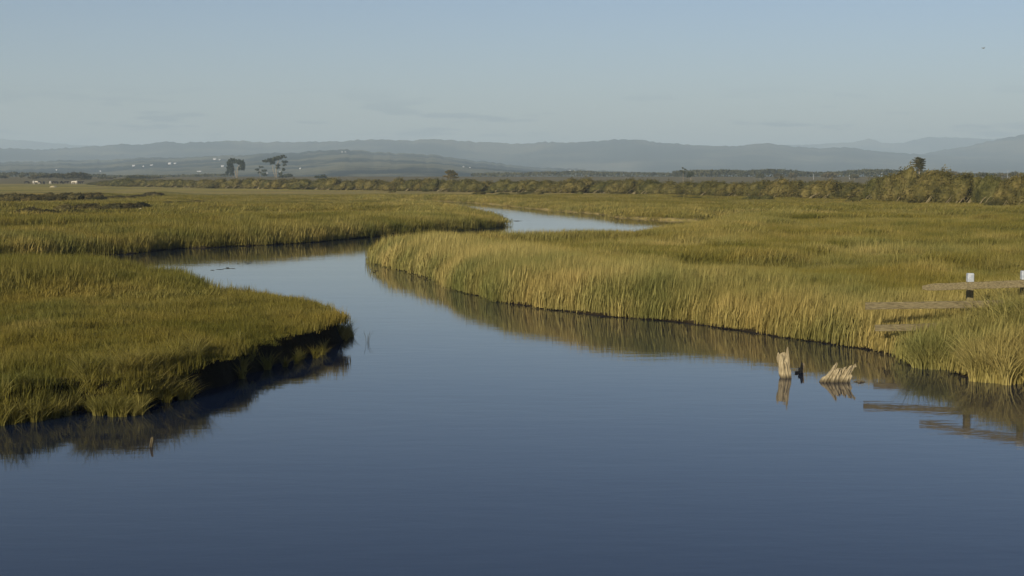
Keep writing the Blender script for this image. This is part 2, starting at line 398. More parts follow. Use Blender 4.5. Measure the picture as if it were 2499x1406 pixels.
colr = mixc_(colr, (0.30, 0.24, 0.11), (1-sstep(0.6, 1.8, gd))*sstep(120, 145, gR)*(gx > -30)*(gR < 420)*(gd > 0))
colr = mixc_(colr, (0.40, 0.31, 0.16), (gd > 0)*sstep(0.06, 0.12, fbm(gx*.25, gy*.12, 3))*np.exp(-((gx-14)/9)**2-((gy-76)/7)**2)*.9)
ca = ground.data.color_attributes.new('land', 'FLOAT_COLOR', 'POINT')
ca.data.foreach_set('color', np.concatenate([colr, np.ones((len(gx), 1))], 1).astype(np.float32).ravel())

water = mesh_obj('water', [(-900, -70, 0), (900, -70, 0), (900, 900, 0), (-900, 900, 0)], [(0, 1, 2, 3)], m_water)
tag(water, kind='structure')

# ------------------------------------------------------------------ blades
def tuft(name, n, rad, hmin, hmax, wid, lean, spread, seed, seg=3, seedhead=0.0):
    g = np.random.default_rng(seed); V = []; Fc = []; At = []
    for i in range(n):
        a = g.uniform(0, 2*math.pi); r = rad*math.sqrt(g.random())
        bx, by = r*math.cos(a), r*math.sin(a)
        h = g.uniform(hmin, hmax); yaw = g.uniform(0, math.pi); w = wid*g.uniform(.6, 1.3)
        la = g.uniform(0, 2*math.pi); lx = lean+spread*math.cos(la)*g.random(); ly = spread*math.sin(la)*g.random()
        rb = g.random(); b0 = len(V)
        for k in range(seg+1):
            t_ = k/seg
            px = bx+lx*h*t_**1.8; py = by+ly*h*t_**1.8; pz = h*t_*(1-.18*t_*min(1, abs(lx)+abs(ly)))
            ww = w*(1-t_)**.7*.5
            if seedhead and k == seg-1 and rb > 1-seedhead: ww = w*.9
            if k < seg:
                V += [(px-ww*math.cos(yaw), py-ww*math.sin(yaw), pz), (px+ww*math.cos(yaw), py+ww*math.sin(yaw), pz)]
                At += [(t_, rb, 0)]*2
            else: V.append((px, py, pz)); At.append((1, rb, 0))
        for k in range(seg-1):
            q = b0+2*k; Fc.append((q, q+1, q+3, q+2))
        q = b0+2*(seg-1); Fc.append((q, q+1, q+2))
    o = mesh_obj(name, V, Fc, m_grass, link=False)
    at_ = o.data.attributes.new('blade', 'FLOAT_VECTOR', 'POINT'); at_.data.foreach_set('vector', np.array(At, dtype=np.float32).ravel())
    return o
def scatter(name, tufts, P, rot, scl, idx, dry, label):
    me = bpy.data.meshes.new(name); me.vertices.add(len(P)); me.vertices.foreach_set('co', np.asarray(P, np.float32).ravel())
    def put(n, ty, arr, key):
        a_ = me.attributes.new(n, ty, 'POINT'); a_.data.foreach_set(key, np.asarray(arr).ravel())
    put('rot', 'FLOAT_VECTOR', rot.astype(np.float32), 'vector'); put('scl', 'FLOAT_VECTOR', scl.astype(np.float32), 'vector')
    put('idx', 'INT', idx.astype(np.int32), 'value'); put('dry', 'FLOAT', dry.astype(np.float32), 'value')
    put('rnd', 'FLOAT', rng.random(len(P)).astype(np.float32), 'value')
    me.materials.append(m_grass)
    o = bpy.data.objects.new(name, me); COL.objects.link(o)
    cl = bpy.data.collections.new(name+'_tufts')
    for k in tufts: cl.objects.link(k)
    g = bpy.data.node_groups.new(name, 'GeometryNodeTree')
    g.interface.new_socket('Geometry', in_out='INPUT', socket_type='NodeSocketGeometry')
    g.interface.new_socket('Geometry', in_out='OUTPUT', socket_type='NodeSocketGeometry')
    gi = N(g, 'NodeGroupInput'); go = N(g, 'NodeGroupOutput')
    m2p = N(g, 'GeometryNodeMeshToPoints'); ci = N(g, 'GeometryNodeCollectionInfo'); ci.inputs['Collection'].default_value = cl
    ci.inputs['Separate Children'].default_value = True; ci.inputs['Reset Children'].default_value = True
    iop = N(g, 'GeometryNodeInstanceOnPoints'); iop.inputs['Pick Instance'].default_value = True
    def na(n, ty):
        k = N(g, 'GeometryNodeInputNamedAttribute', data_type=ty); k.inputs['Name'].default_value = n; return k.outputs[0]
    l = g.links.new
    l(gi.outputs[0], m2p.inputs[0]); l(m2p.outputs[0], iop.inputs['Points']); l(ci.outputs[0], iop.inputs['Instance'])
    l(na('idx', 'INT'), iop.inputs['Instance Index']); l(na('scl', 'FLOAT_VECTOR'), iop.inputs['Scale'])
    e2r = N(g, 'FunctionNodeEulerToRotation'); l(na('rot', 'FLOAT_VECTOR'), e2r.inputs[0]); l(e2r.outputs[0], iop.inputs['Rotation'])
    l(iop.outputs[0], go.inputs[0])
    md = o.modifiers.new('scatter', 'NODES'); md.node_group = g
    tag(o, label, 'grass', kind='stuff')
    return o
turf = [tuft('a_turf_%d' % i, 64, .44, .08, .22, .012, .04, .75, 10+i, 2) for i in range(3)]
meadow = [tuft('b_meadow_%d' % i, 60, .44, .20, .42, .013, .07, .5, 20+i, 3) for i in range(3)]
reed = [tuft('c_reed_%d' % i, 52, .42, .42, .84, .013, .05, .22, 30+i, 3, .3) for i in range(3)]
spray = [tuft('spray_%d' % i, 60, .12, .5, .95, .020, .05, 1.1, 40+i, 4) for i in range(2)]

def sample(n, r0, r1, a=R(24)):
    r = np.sqrt(rng.uniform(r0*r0, r1*r1, n)); t_ = rng.uniform(-a, a, n)
    return r*np.sin(t_), r*np.cos(t_)
def put_grass(name, n, r0, r1, wide, hs, label, a=R(24)):
    x, y = sample(n, r0, r1, a); d = sdf(x, y)
    k = (d > 0.03); x = x[k]; y = y[k]; d = d[k]
    r = region(x, y); RR_ = np.hypot(x, y); holes = fbm(x*1.9+7, y*1.2, 3)
    k = np.where((r == 2) & (RR_ < 70), d > .09+.22*fbm(x*1.5, y*1.5, 2), True) & np.where(r == 1, (d > np.where(x > -7.4, .22+.5*np.maximum(0, fbm(x*1.3, y*1.3, 3)+.05), .04)) & (rng.random(len(x)) > .6*sstep(.05, .22, holes)*sstep(.8, 1.4, d)), True)
    x = x[k]; y = y[k]; d = d[k]; r = r[k]
    z = height(x, y, d); RR = np.hypot(x, y)
    nb = fbm(x*.25, y*.25, 3); nb2 = fbm(x*.09+40, y*.14, 3)
    # sort of plant: 0 turf, 1 meadow, 2 reed
    reedband = np.interp(RR, [20, 60, 120, 300], [4.0, 6.5, 7, 9])
    s = np.where(d < reedband*(1+nb*1.6), 2, 1)
    back = (r == 1) & (y+rng.normal(0, .45, len(x))+nb*3 > 44.9+0.06*(x+10)) & (x+rng.normal(0, .15, len(x)) < -9.9-.05*(y-46.5))
    s = np.where(r == 1, np.where(back, 2, 0), s)
    rest = (s == 1)
    s = np.where(rest & (nb2 > 0.06), 2, s)
    s = np.where(rest & (r == 2) & (nb2 < -0.02) & (RR < 75), 0, s)
    s = np.where((RR > 190) & (d > 5), np.where(nb2 > 0.05, 1, 0), s)
    dry = np.where(s == 2, .24, .22)+nb*.55
    dry = dry+np.where((r == 2) & (d < 5) & (RR < 75), .34*(1-sstep(2.5, 6, d)), 0)+np.where(r == 2, .06, 0)-np.where(r == 1, .16, 0)
    dry = dry-np.where(rest & (nb2 > 0.06), .22, 0)
    dry = dry+.5*np.exp(-((x-14)/9)**2-((y-76)/7)**2)*(nb > -.05)
    dry = dry+.12*sstep(100, 220, RR)
    ang = np.stack([rng.normal(0, .06, len(x)), rng.normal(0.04, .06, len(x)), rng.normal(0, .5, len(x))], 1)
    sc = rng.uniform(.75, 1.25, len(x))*(1+nb*.5)
    hmul = np.where(s == 2, .95, np.clip(1+2.4*fbm(x*2.2+3, y*2.2, 2), .45, 1.9))
    dry = dry+.5*fbm(x*1.1+11, y*1.1, 3)*(s != 2)
    hmul = np.where((r == 2) & (s == 2), .90+.48*sstep(7, 2.5, d)*sstep(88, 76, y)*(1-.66*sstep(8.0, 10.3, x)*sstep(50, 42, y)), hmul); hmul = np.where(r == 3, 1.0+.2*(s == 2)*sstep(122, 112, RR)-.25*sstep(120, 140, RR), hmul)
    hmul = np.where(s == 2, hmul*(.62+.38*sstep(0, .8, d)), hmul)
    hmul = np.where(back, (.76+.40*sstep(-12.8, -15.8, x))*(.5+.5*sstep(44.6, 47.2, y-.06*(x+10))), hmul)
    scl = np.stack([sc*wide, sc*wide, sc*hmul*hs], 1)
    P = np.stack([x, y, z-.02], 1)
    return scatter(name, turf+meadow+reed, P, ang, scl, s*3+rng.integers(0, 3, len(x)), dry, label)
put_grass('marsh_grass', 84000, 20, 62, 1.0, 1.0, 'olive green and straw coloured marsh grass on the near banks', R(27))
put_grass('marsh_grass', 76000, 61, 130, 1.4, 1.0, 'golden green grass covering the marsh across the water')
put_grass('marsh_grass', 60000, 128, 300, 2.8, 1.0, 'pale olive grass of the far marsh before the shrubs')

# long pale sprays of grass drooping over the bank at the fence, and loose stalks
def put_sprays(name, spots, dryv, label, tufts=spray, hs=1.0):
    P = []; sc = []; dr = []
    for (u0, v0, u1, v1, n, s_) in spots:
        for _ in range(n):
            q = random.random(); x, y = unproj(u0+(u1-u0)*q+random.uniform(-12, 12), v0+(v1-v0)*q+random.uniform(-10, 10), .1)
            P.append((x, y)); sc.append(s_*random.uniform(.75, 1.25)); dr.append(dryv+random.uniform(-.2, .2))
    P = np.array(P); d = sdf(P[:, 0], P[:, 1]); z = np.maximum(height(P[:, 0], P[:, 1], d), -.02)
    P3 = np.stack([P[:, 0], P[:, 1], z-.02], 1); sc = np.array(sc)
    return scatter(name, tufts, P3, np.stack([rng.normal(0, .1, len(P)), rng.normal(0, .1, len(P)), rng.uniform(0, 6, len(P))], 1),
                   np.stack([sc, sc, sc*hs], 1), rng.integers(0, len(tufts), len(P)), np.array(dr), label)
put_sprays('long_grass', [(2230, 880, 2320, 885, 16, 1.0), (2360, 910, 2560, 925, 60, 1.05), (2370, 870, 2560, 880, 60, 1.2), (2400, 830, 2600, 830, 60, 1.25), (2440, 800, 2620, 790, 50, 1.2)], .75,
           'long straw coloured grass drooping over the bank below the fence')
put_sprays('overhanging_grass', [(0, 1020, 180, 996, 34, .62), (180, 990, 460, 955, 60, .62), (200, 975, 430, 950, 60, .45), (230, 1000, 350, 992, 46, .5), (250, 985, 330, 980, 30, .45), (430, 940, 500, 925, 16, .7), (560, 915, 700, 866, 8, .5), (820, 815, 845, 800, 8, .45), (838, 822, 850, 802, 16, .45), (700, 880, 820, 840, 10, .4)], .25,
           'green grass hanging over the dark edge of the near left bank')
put_sprays('edge_reeds', [(480, 716, 530, 716, 9, .9), (560, 716, 790, 748, 10, .28)], .3, 'thin upright reeds at the notch in the near left bank', [reed[0], reed[1]])

# ------------------------------------------------------------------ hills
def ridge(name, prof, Y0, depth, mat_, amp, seed, u0=-1700, u1=4200, nu=700, nv=60, shape=1.4, label=None):
    us = np.linspace(u0, u1, nu); vs = np.linspace(0, 1.35, nv)
    U, Vv = np.meshgrid(us, vs, indexing='ij')
    Y = Y0-depth+Vv*depth+fbm(U*.004+seed, Vv*0, 2)*depth*.25
    pu = [q[0] for q in prof]; pv = [q[1] for q in prof]
    hp = np.interp(us, pu, pv)
    hz = CAMZ+(HOR-hp)/F*Y0+fbm(us*.02+seed*3, us*0, 4)*amp*.5+fbm(us*.16+seed*3, us*0, 3)*amp*.8
    sh = np.where(Vv < 1, np.clip(Vv, 0, 1)**shape, 1-(Vv-1)*1.5)
    X = (U-CX)/F*Y0*(Y/Y0)
    ravine = fbm(X*.0022*(4000/Y0)+seed, Y*.0016*(4000/Y0), 5)
    Z = hz[:, None]*sh+ravine*amp*2.2*np.sin(np.clip(Vv, 0, 1)*math.pi)**.7-1
    i = np.arange(nu-1)[:, None]*nv+np.arange(nv-1)[None, :]
    f = np.stack([i, i+nv, i+nv+1, i+1], -1).reshape(-1, 4)
    o = mesh_obj(name, np.stack([X.ravel(), Y.ravel(), Z.ravel()], 1), f, mat_, smooth=True)
    tag(o, kind='structure'); return o, us, hz
foot = [(-1700, 402), (-300, 400), (0, 396), (150, 390), (300, 386), (450, 382), (600, 378), (700, 372), (800, 367), (870, 368), (950, 374), (1080, 381), (1180, 394), (1300, 407), (1450, 414), (1650, 424), (1800, 432), (4200, 436)]
main = [(-1700, 380), (-300, 368), (0, 362), (100, 365), (180, 358), (250, 356), (300, 350), (350, 350), (420, 344), (440, 350), (480, 346), (560, 341), (620, 345), (700, 343), (800, 345), (930, 340),
        (1000, 343), (1080, 339), (1150, 343), (1250, 347), (1290, 349), (1320, 345), (1400, 344), (1500, 338), (1550, 338), (1600, 346), (1700, 355), (1760, 358), (1800, 356), (1870, 351), (1930, 356),
        (2000, 360), (2060, 358), (2100, 362), (2150, 370), (2220, 374), (2300, 378), (2400, 384), (2499, 390), (3000, 410), (4200, 410)]
right = [(-1700, 440), (1500, 438), (1700, 428), (1900, 412), (2050, 396), (2150, 386), (2230, 378), (2300, 366), (2350, 358), (2400, 346), (2450, 336), (2499, 327), (2700, 312), (3200, 320), (4200, 340)]
far = [(-1700, 330), (-200, 328), (0, 338), (60, 341), (130, 349), (230, 353), (500, 356), (900, 360), (1500, 362), (1900, 354), (2000, 351), (2080, 348), (2100, 342), (2115, 338), (2130, 342), (2150, 349), (2200, 349),
       (2230, 341), (2260, 335), (2350, 336), (2420, 338), (2499, 334), (2800, 326), (4200, 335)]
foothills, _, _ = ridge('foothills', foot, 4300, 2300, m_foot, 9, 1.0, shape=1.0)
ridge_far, _, _ = ridge('wooded_ridge', main, 6600, 2000, m_ridge, 14, 5.0)
ridge('right_hills', right, 7600, 1800, m_ridge, 16, 9.0)
ridge('far_mountains', far, 11500, 2000, m_ridge, 16, 13.0)

# ------------------------------------------------------------------ shrubs
def leaf_quads(P, Nn, size, g, streak=None, asp=1.0):
    """P (n,3) points, leaf-sized quads turned every way (or along a streak direction)"""
    n = len(P); a = g.normal(size=(n, 3)); 
    if streak is not None: a = np.asarray(streak)[None, :]+a*.7
    a /= np.linalg.norm(a, axis=1)[:, None]
    b = g.normal(size=(n, 3)); b -= (a*b).sum(1)[:, None]*a; b /= np.linalg.norm(b, axis=1)[:, None]
    s = size*g.uniform(.6, 1.4, n)[:, None]
    V = np.stack([P-a*s*asp-b*s*.25, P-a*s*asp*.1+b*s*.6, P+a*s*asp, P+a*s*asp*.1-b*s*.6], 1).reshape(-1, 3)
    f = np.arange(n*4).reshape(n, 4)
    return V, f
def shrub_mesh(seed, n=7000, leaf=.019, swept=.5):
    """unit shrub: about 1 wide, 1 high; long slope on the windward (left) side, steep on the lee"""
    g = np.random.default_rng(seed)
    V = []; Fs = []; lobes = []
    for i in range(9):
        lx = g.uniform(-.36, .36); top = (.95-.55*max(0, -lx/.45)**1.1-.25*max(0, lx/.42)**3)*g.uniform(.82, 1.02)
        lobes.append((lx, g.uniform(-.25, .25), top*.5, g.uniform(.22, .34), g.uniform(.2, .3), top*.52))
    b0 = 0
    for (cx, cy, cz, rx, ry, rz) in lobes:            # inner mass
        nu, nv = 12, 8
        for j in range(nv+1):
            for i in range(nu):
                th = math.pi*j/nv; ph = 2*math.pi*i/nu; q = .86*(1+g.uniform(-.1, .1))
                x = rx*math.sin(th)*math.cos(ph)*q; z = rz*math.cos(th)*q
                V.append((cx+x+swept*z*.5, cy+ry*math.sin(th)*math.sin(ph)*q, max(cz+z, -.05)))
        for j in range(nv):
            for i in range(nu): Fs.append((b0+j*nu+i, b0+(j+1)*nu+i, b0+(j+1)*nu+(i+1) % nu, b0+j*nu+(i+1) % nu))
        b0 += (nv+1)*nu
    P = []
    per = n//len(lobes)
    for (cx, cy, cz, rx, ry, rz) in lobes:
        d = g.normal(size=(per, 3)); d /= np.linalg.norm(d, axis=1)[:, None]
        q = g.uniform(.82, 1.12, per)[:, None]
        clump = 1+.16*np.sin(d[:, :1]*9+cx*40)*np.cos(d[:, 2:]*8+cy*30)
        p_ = d*q*clump*np.array([rx, ry, rz]); p_[:, 0] += swept*p_[:, 2]*.5
        p_ += np.array([cx, cy, cz]); p_[:, 2] = np.abs(p_[:, 2]); P.append(p_)
    P = np.concatenate(P)
    lv, lf = leaf_quads(P, None, leaf, g, (.75, 0, .62), 1.4)
    V = np.concatenate([np.array(V), lv]); Fs = np.concatenate([np.array(Fs), lf+b0])
    return V, Fs
shrub_protos = []
GROUP_SH = 'windswept shrubs along the far edge of the marsh'
for i in range(7):
    V, Fs = shrub_mesh(100+i)
    root = mesh_obj('shrub', V, Fs, m_shrub)
    br = MB()
    g = random.Random(i)
    for k in range(9):
        x0 = g.uniform(-.35, .2); y0 = g.uniform(-.34, -.2)
        L_ = g.uniform(.3, .7)
        br.tube([(x0, y0, 0), (x0+L_*.3, y0-.03, L_*.45), (x0+L_*.75, y0+.02, L_*.8)], [.009, .006, .002], 4)
    bo = br.build('branches', m_branch, root)
    shrub_protos.append([root, bo, False])
def gz_at(x, y): return float(height(np.array([x]), np.array([y]))[0])
def put_shrub(i, x, y, w, h, dep=None, label='olive brown windswept shrub in the long row beyond the marsh', group=GROUP_SH, rz=None):
    pr = shrub_protos[i % 7]
    if pr[2]: o = copy_tree(pr[0])
    else: o = pr[0]; pr[2] = True
    o.location = (x, y, gz_at(x, y)-.1); o.scale = (w, dep or w*.8, h)
    o.rotation_euler = (0, 0, random.uniform(-.5, .5) if rz is None else rz)
    tag(o, label, 'shrub', group); return o
UB = [230, 300, 600, 900, 1200, 1500, 1700, 1900, 2100, 2300, 2499, 2900]
VB = [452, 453, 458, 462, 466, 469, 475, 479, 484, 493, 497, 505]
UT = [230, 300, 450, 600, 750, 820, 900, 1000, 1150, 1200, 1350, 1500, 1560, 1620, 1700, 1800, 1900, 2050, 2100, 2160, 2230, 2280, 2310, 2400, 2499, 2900]
VT = [440, 436, 438, 436, 436, 438, 440, 437, 438, 440, 438, 437, 440, 446, 438, 442, 440, 440, 446, 426, 416, 420, 434, 430, 432, 430]
SEC = [(420, 'left of the cypresses'), (560, 'just left of the left cypress'), (700, 'below the two cypresses'), (860, 'right of the cypresses'), (1040, 'left of the umbrella tree'), (1170, 'below the umbrella tree'), (1330, 'right of the umbrella tree'),
       (1480, 'beyond the middle of the pool'), (1640, 'beyond the right end of the pool'), (1740, 'below the spindly tree'), (1900, 'right of the spindly tree'), (2040, 'before the far wood'), (2140, 'left of the tallest dome'), (2330, 'around the tallest dome'), (2440, 'right of the tallest dome'), (9999, 'at the right end of the row')]
def sec(u_): return next(t_ for m_, t_ in SEC if u_ < m_)
u = 250; k = 0
while u < 2640:
    vb = np.interp(u, UB, VB); vt = np.interp(u, UT, VT)+random.uniform(-3, 7)*(vb-430)/45
    x, y = unproj(u, vb, .85)
    wpx = random.uniform(50, 85)*(.75+(vb-450)/90)
    h = max(1.4, (vb-vt)*y/F*1.22); w = wpx*y/F
    put_shrub(k, x, y+random.uniform(-3, 6), w, h*1.02, label='olive windswept shrub at the front of the row, '+sec(u), group='front shrubs of the row, '+sec(u))
    if random.random() < .97:      # second row
        yy = y*random.uniform(1.06, 1.18); xx = xat(u+random.uniform(-25, 25), yy)
        hz_ = CAMZ-(np.interp(u, UT, VT)+random.uniform(-1, 4)-430)/F*yy-gz_at(xx, yy)
        put_shrub(k+3, xx, yy, w*1.3, max(1.2, hz_), label='olive windswept shrub behind the front ones, '+sec(u), group='rear shrubs of the row, '+sec(u))
    u += wpx*.52; k += 1
for j in range(16):               # low outliers in front of the row
    uu = random.uniform(900, 2500); vb = np.interp(uu, UB, VB)+random.uniform(2, 7); x, y = unproj(uu, vb, .85)
    put_shrub(j, x, y, random.uniform(1.8, 4), random.uniform(.5, 1.1), label='low brown bush before the shrub row, '+sec(uu), group='low bushes before the shrub row, '+sec(uu))
# the big thicket at the right with its hollow of bare branches
x, y = unproj(2215, 486, .85)
big = put_shrub(2, x, y+6, 13, 4.3, 9, 'tallest dome of dark green shrub rising above the row at the right', None, 0)
x, y = unproj(2290, 489, .85); put_shrub(5, x, y+4, 10, 3.7, 8, 'dense dark shrub just right of the tallest dome', None, 0)
hb = MB(); base = Vector((*unproj(2182, 483, .85), 0)); base.z = gz_at(base.x, base.y)
for k in range(22):
    a = random.uniform(-.1, .75); L_ = random.uniform(1.5, 3.4); s_ = random.choice((-1, 1, 1, 1))
    pts = [base+Vector((0, random.uniform(-.3, .3), .15)), base+Vector((s_*L_*.5*math.cos(a), random.uniform(-.8, .2), .3+L_*.42*math.sin(a))), base+Vector((s_*L_*math.cos(a), random.uniform(-1.2, .2), .5+L_*.8*math.sin(a)))]
    hb.tube(pts, [.10, .06, .02], 5)
bb = hb.build('bare_bush', m_branch); tag(bb, 'bare spreading grey branches in the hollow of the tallest shrub', 'bush')
dk = mesh_obj('dark_cap', *shrub_mesh(300, 2200, .035), foliage_mat('dark_shrub_leaves', (0.03, 0.03, 0.01), (0.05, 0.048, 0.014), (0.1, 0.085, 0.03)), bb)
dk.name = 'crown'; dk.location = base+Vector((1.2, .3, 1.3)); dk.scale = (5.6, 3.5, 1.5)

# dark scrub on the left ditches, also standing in for bank shadow
m_scrub = foliage_mat('dark_scrub', (0.020, 0.018, 0.006), (0.045, 0.04, 0.012), (0.11, 0.09, 0.03), 0.5)
scr = []
for i in range(3):
    V, Fs = shrub_mesh(400+i, 1500, .04); scr.append([mesh_obj('scrub_bush', V, Fs, m_scrub), False])
for (u0, v0, u1, v1, n, hh, lab, gr) in ((-30, 492, 240, 489, 15, 1.3, 'dark low scrub bush on the upper ditch bank in the left field', 'scrub along the upper ditch'),
                                ((240), 487, 400, 478, 9, .8, 'dark low scrub bush on the upper ditch bank in the left field', 'scrub along the upper ditch'),
                                (60, 530, 350, 509, 14, .9, 'dark low scrub bush on the lower ditch bank in the left field', 'scrub along the lower ditch'),
                                (410, 498, 540, 487, 6, .45, 'small dark scrub tuft right of the ditches', 'scrub tufts right of the ditches')):
    for k in range(n):
        q = (k+random.uniform(-.3, .3))/n; x, y = unproj(u0+(u1-u0)*q, v0+(v1-v0)*q+random.uniform(-3, 2), .6)
        pr = scr[k % 3]
        if pr[1]: o = copy_tree(pr[0])
        else: o = pr[0]; pr[1] = True
        o.location = (x, y, gz_at(x, y)-.15); w = random.uniform(1.8, 3.4)*(.5+hh*.5); o.scale = (w*1.2, w*.7, hh*random.uniform(.8, 1.4)); o.rotation_euler = (0, 0, random.uniform(-.6, .6))
        third = (', left third', ', middle', ', right third')[min(2, int(3*k/n))]
        tag(o, lab+third, 'scrub bush', gr+third)

# ------------------------------------------------------------------ trees
def make_tree(name, label, cat, u, vb, Y, stems, pads, leafpx=1.75, mat_=m_tree, group=None, barkm=m_bark, streak=(1, 0, .15)):
    """sizes in px of the full photograph at distance Y, turned into metres"""
    k = Y/F; x = xat(u, Y); z = gz_at(x, Y); zoff = CAMZ-(vb-HOR)/F*Y-z
    root = empty(name, (x, Y, z)); tag(root, label, cat, group)
    t_ = MB()
    for st in stems:
        pts = [(p_[0]*k, p_[2]*k if len(p_) > 3 else 0, p_[1]*k+zoff) for p_ in st]
        if st[0][1] <= 0: pts[0] = (pts[0][0], pts[0][1], -.3)
        t_.tube(pts, [p_[-1]*k*.75 for p_ in st], 7)
    t_.build('trunk', barkm, root, True)
    g = np.random.default_rng(int(u)+3); P = []
    for (px_, pz_, rx, rz, n) in pads:
        d = g.normal(size=(n, 3)); d /= np.linalg.norm(d, axis=1)[:, None]; q = g.random(n)[:, None]**.45
        ry = max(rx*.8, rz)
        p_ = d*q*np.array([rx, ry, rz])+np.array([px_, g.uniform(-.25, .25)*rx, pz_])
        p_[:, 2] += .35*rz*np.sin(p_[:, 0]*.9+px_)
        P.append(p_*k+np.array([0, 0, zoff]))
    V, f = leaf_quads(np.concatenate(P), None, leafpx*k, g, streak, 1.5)
    mesh_obj('crown', V, f, mat_, root)
    return root
make_tree('cypress_tree', 'dense cypress with pale trunk and crown drooping to the right, leftmost of the far trees', 'tree', 575, 430, 1000,
          [[(2, 0, 1.6), (-1, 14, 1.3), (-6, 30, .9), (-10, 40, .4)], [(4, 0, 1.5), (5, 20, 1.1), (12, 30, .7), (20, 36, .3)], [(-4, 0, 1.2), (-12, 16, .8), (-16, 28, .3)]],
          [(-13, 30, 8, 7, 320), (-16, 18, 6, 10, 260), (-8, 38, 9, 5, 260), (-8, 18, 4, 12, 200), (6, 35, 12, 4.5, 340), (16, 32, 8, 6, 320), (17, 24, 6, 8, 240), (19, 18, 4, 4, 60), (-20, 8, 4, 5, 90), (-9, 6, 5, 5, 110), (9, 20, 3, 5, 50)])
make_tree('cypress_tree', 'open cypress with flat spreading layers and a bare pale trunk, right of the pair', 'tree', 675, 430, 1000,
          [[(0, 0, 1.6), (-1, 14, 1.3), (2, 30, 1.0), (8, 42, .5)], [(-2, 0, 1.1), (-9, 18, .9), (-8, 30, .6), (-22, 36, .4), (-34, 37, .2)], [(2, 26, .7), (12, 33, .5), (22, 36, .2)], [(0, 20, .6), (10, 22, .4), (16, 14, .2)]],
          [(-24, 37, 11, 2.6, 220), (-12, 39, 10, 4.5, 280), (-9, 33, 6, 4, 140), (0, 43, 9, 4, 200), (9, 45, 7, 3.5, 150), (16, 49, 6, 1.5, 50), (20, 35, 8, 3, 100), (4, 27, 6, 3, 70), (20, 27, 5, 2.5, 50), (3, 20, 5, 3, 60), (17, 16, 3, 4, 45), (22, 46, 4, 1, 20), (10, 6, 5, 4, 110)])
make_tree('small_tree', 'small thin leaning tree with tufts of leaves between the two cypresses', 'tree', 636, 430, 1000,
          [[(0, 0, .8), (-2, 8, .6), (0, 18, .3), (-1, 26, .15)], [(-1, 8, .4), (9, 13, .2)]],
          [(-8, 16, 6, 2, 50), (9, 13, 7, 2.4, 90), (-3, 9, 6, 2, 40), (4, 22, 3, 1.5, 20), (10, 4, 8, 3, 110), (-2, 22, 2, 3, 12)])
make_tree('low_tree', 'low rounded bush tree beside the foot of the right cypress', 'tree', 700, 433, 990, [[(0, 0, .8), (1, 5, .5)]], [(0, 4, 13, 3, 220), (6, 5, 8, 3, 120), (-12, 2, 8, 2, 80)])
make_tree('low_tree', 'single dark bush tree at the right end of the brown dunes', 'tree', 790, 437, 900, [[(0, 0, .8), (1, 6, .5)]], [(0, 6, 8, 4, 160), (-12, 5, 12, 2.5, 160)])
make_tree('umbrella_tree', 'small flat topped tree with open crown above the middle of the shrub row', 'tree', 1100, 440, 520,
          [[(3, 0, 1.2), (2, 8, .9), (-5, 14, .5), (-10, 17, .3)], [(2, 8, .8), (8, 14, .5), (12, 17, .3)], [(2, 8, .6), (2, 18, .3)]],
          [(-6, 19, 9, 3, 170), (3, 21, 9, 3, 170), (10, 15, 9, 3.5, 170), (-12, 10, 8, 2, 110), (0, 13, 10, 3, 170), (4, 7, 16, 3, 240), (-4, 23, 4, 2, 50)], 1.4, foliage_mat('umbrella_tree_leaves', (0.05, 0.048, 0.016), (0.09, 0.08, 0.03), (0.17, 0.14, 0.06), 0.4))
make_tree('cypress_tree', 'dark layered cypress rising behind the tallest shrub at the right', 'tree', 2240, 420, 330,
          [[(2, -6, 2.0), (2, 10, 1.5), (0, 24, .9), (-3, 34, .3)], [(1, 10, .6), (-14, 18, .2)], [(1, 12, .6), (14, 20, .2)], [(1, 18, .5), (14, 28, .2)], [(0, 20, .5), (-16, 24, .2)]],
          [(-2, 34, 8, 1.8, 120), (7, 31, 10, 1.8, 150), (-4, 29, 11, 1.8, 150), (4, 26, 14, 1.6, 180), (-8, 23.5, 12, 1.3, 130), (6, 21, 12, 1.8, 170), (-6, 18, 10, 1.4, 110), (7, 15.5, 11, 2, 170), (-8, 13, 8, 1.3, 80), (8, 9, 9, 3, 170), (3, 4, 9, 3, 150), (-17, 24, 5, .7, 25), (-16, 18, 5, .7, 25), (3, 17, 10, 14, 900), (4, 26, 9, 7, 300)], 1.1, foliage_mat('right_cypress_needles', (0.03, 0.034, 0.016), (0.06, 0.06, 0.024), (0.12, 0.10, 0.04), 0.5))
make_tree('thin_tree', 'thin spindly small tree left of a round one behind the shrubs', 'tree', 1667, 432, 700, [[(0, 0, .7), (0, 14, .5), (-1, 24, .15)], [(0, 12, .3), (7, 19, .15)]], [(-1, 22, 3, 2, 25), (5, 18, 3, 1.5, 25), (-4, 15, 3, 1.5, 25), (2, 11, 5, 3, 60)], 1.3)
make_tree('round_tree', 'small round dark tree right of the spindly one behind the shrubs', 'tree', 1686, 434, 700, [[(0, 0, 1), (0, 8, .6)]], [(0, 9, 8, 6, 300), (-6, 5, 5, 4, 120)], 1.3)
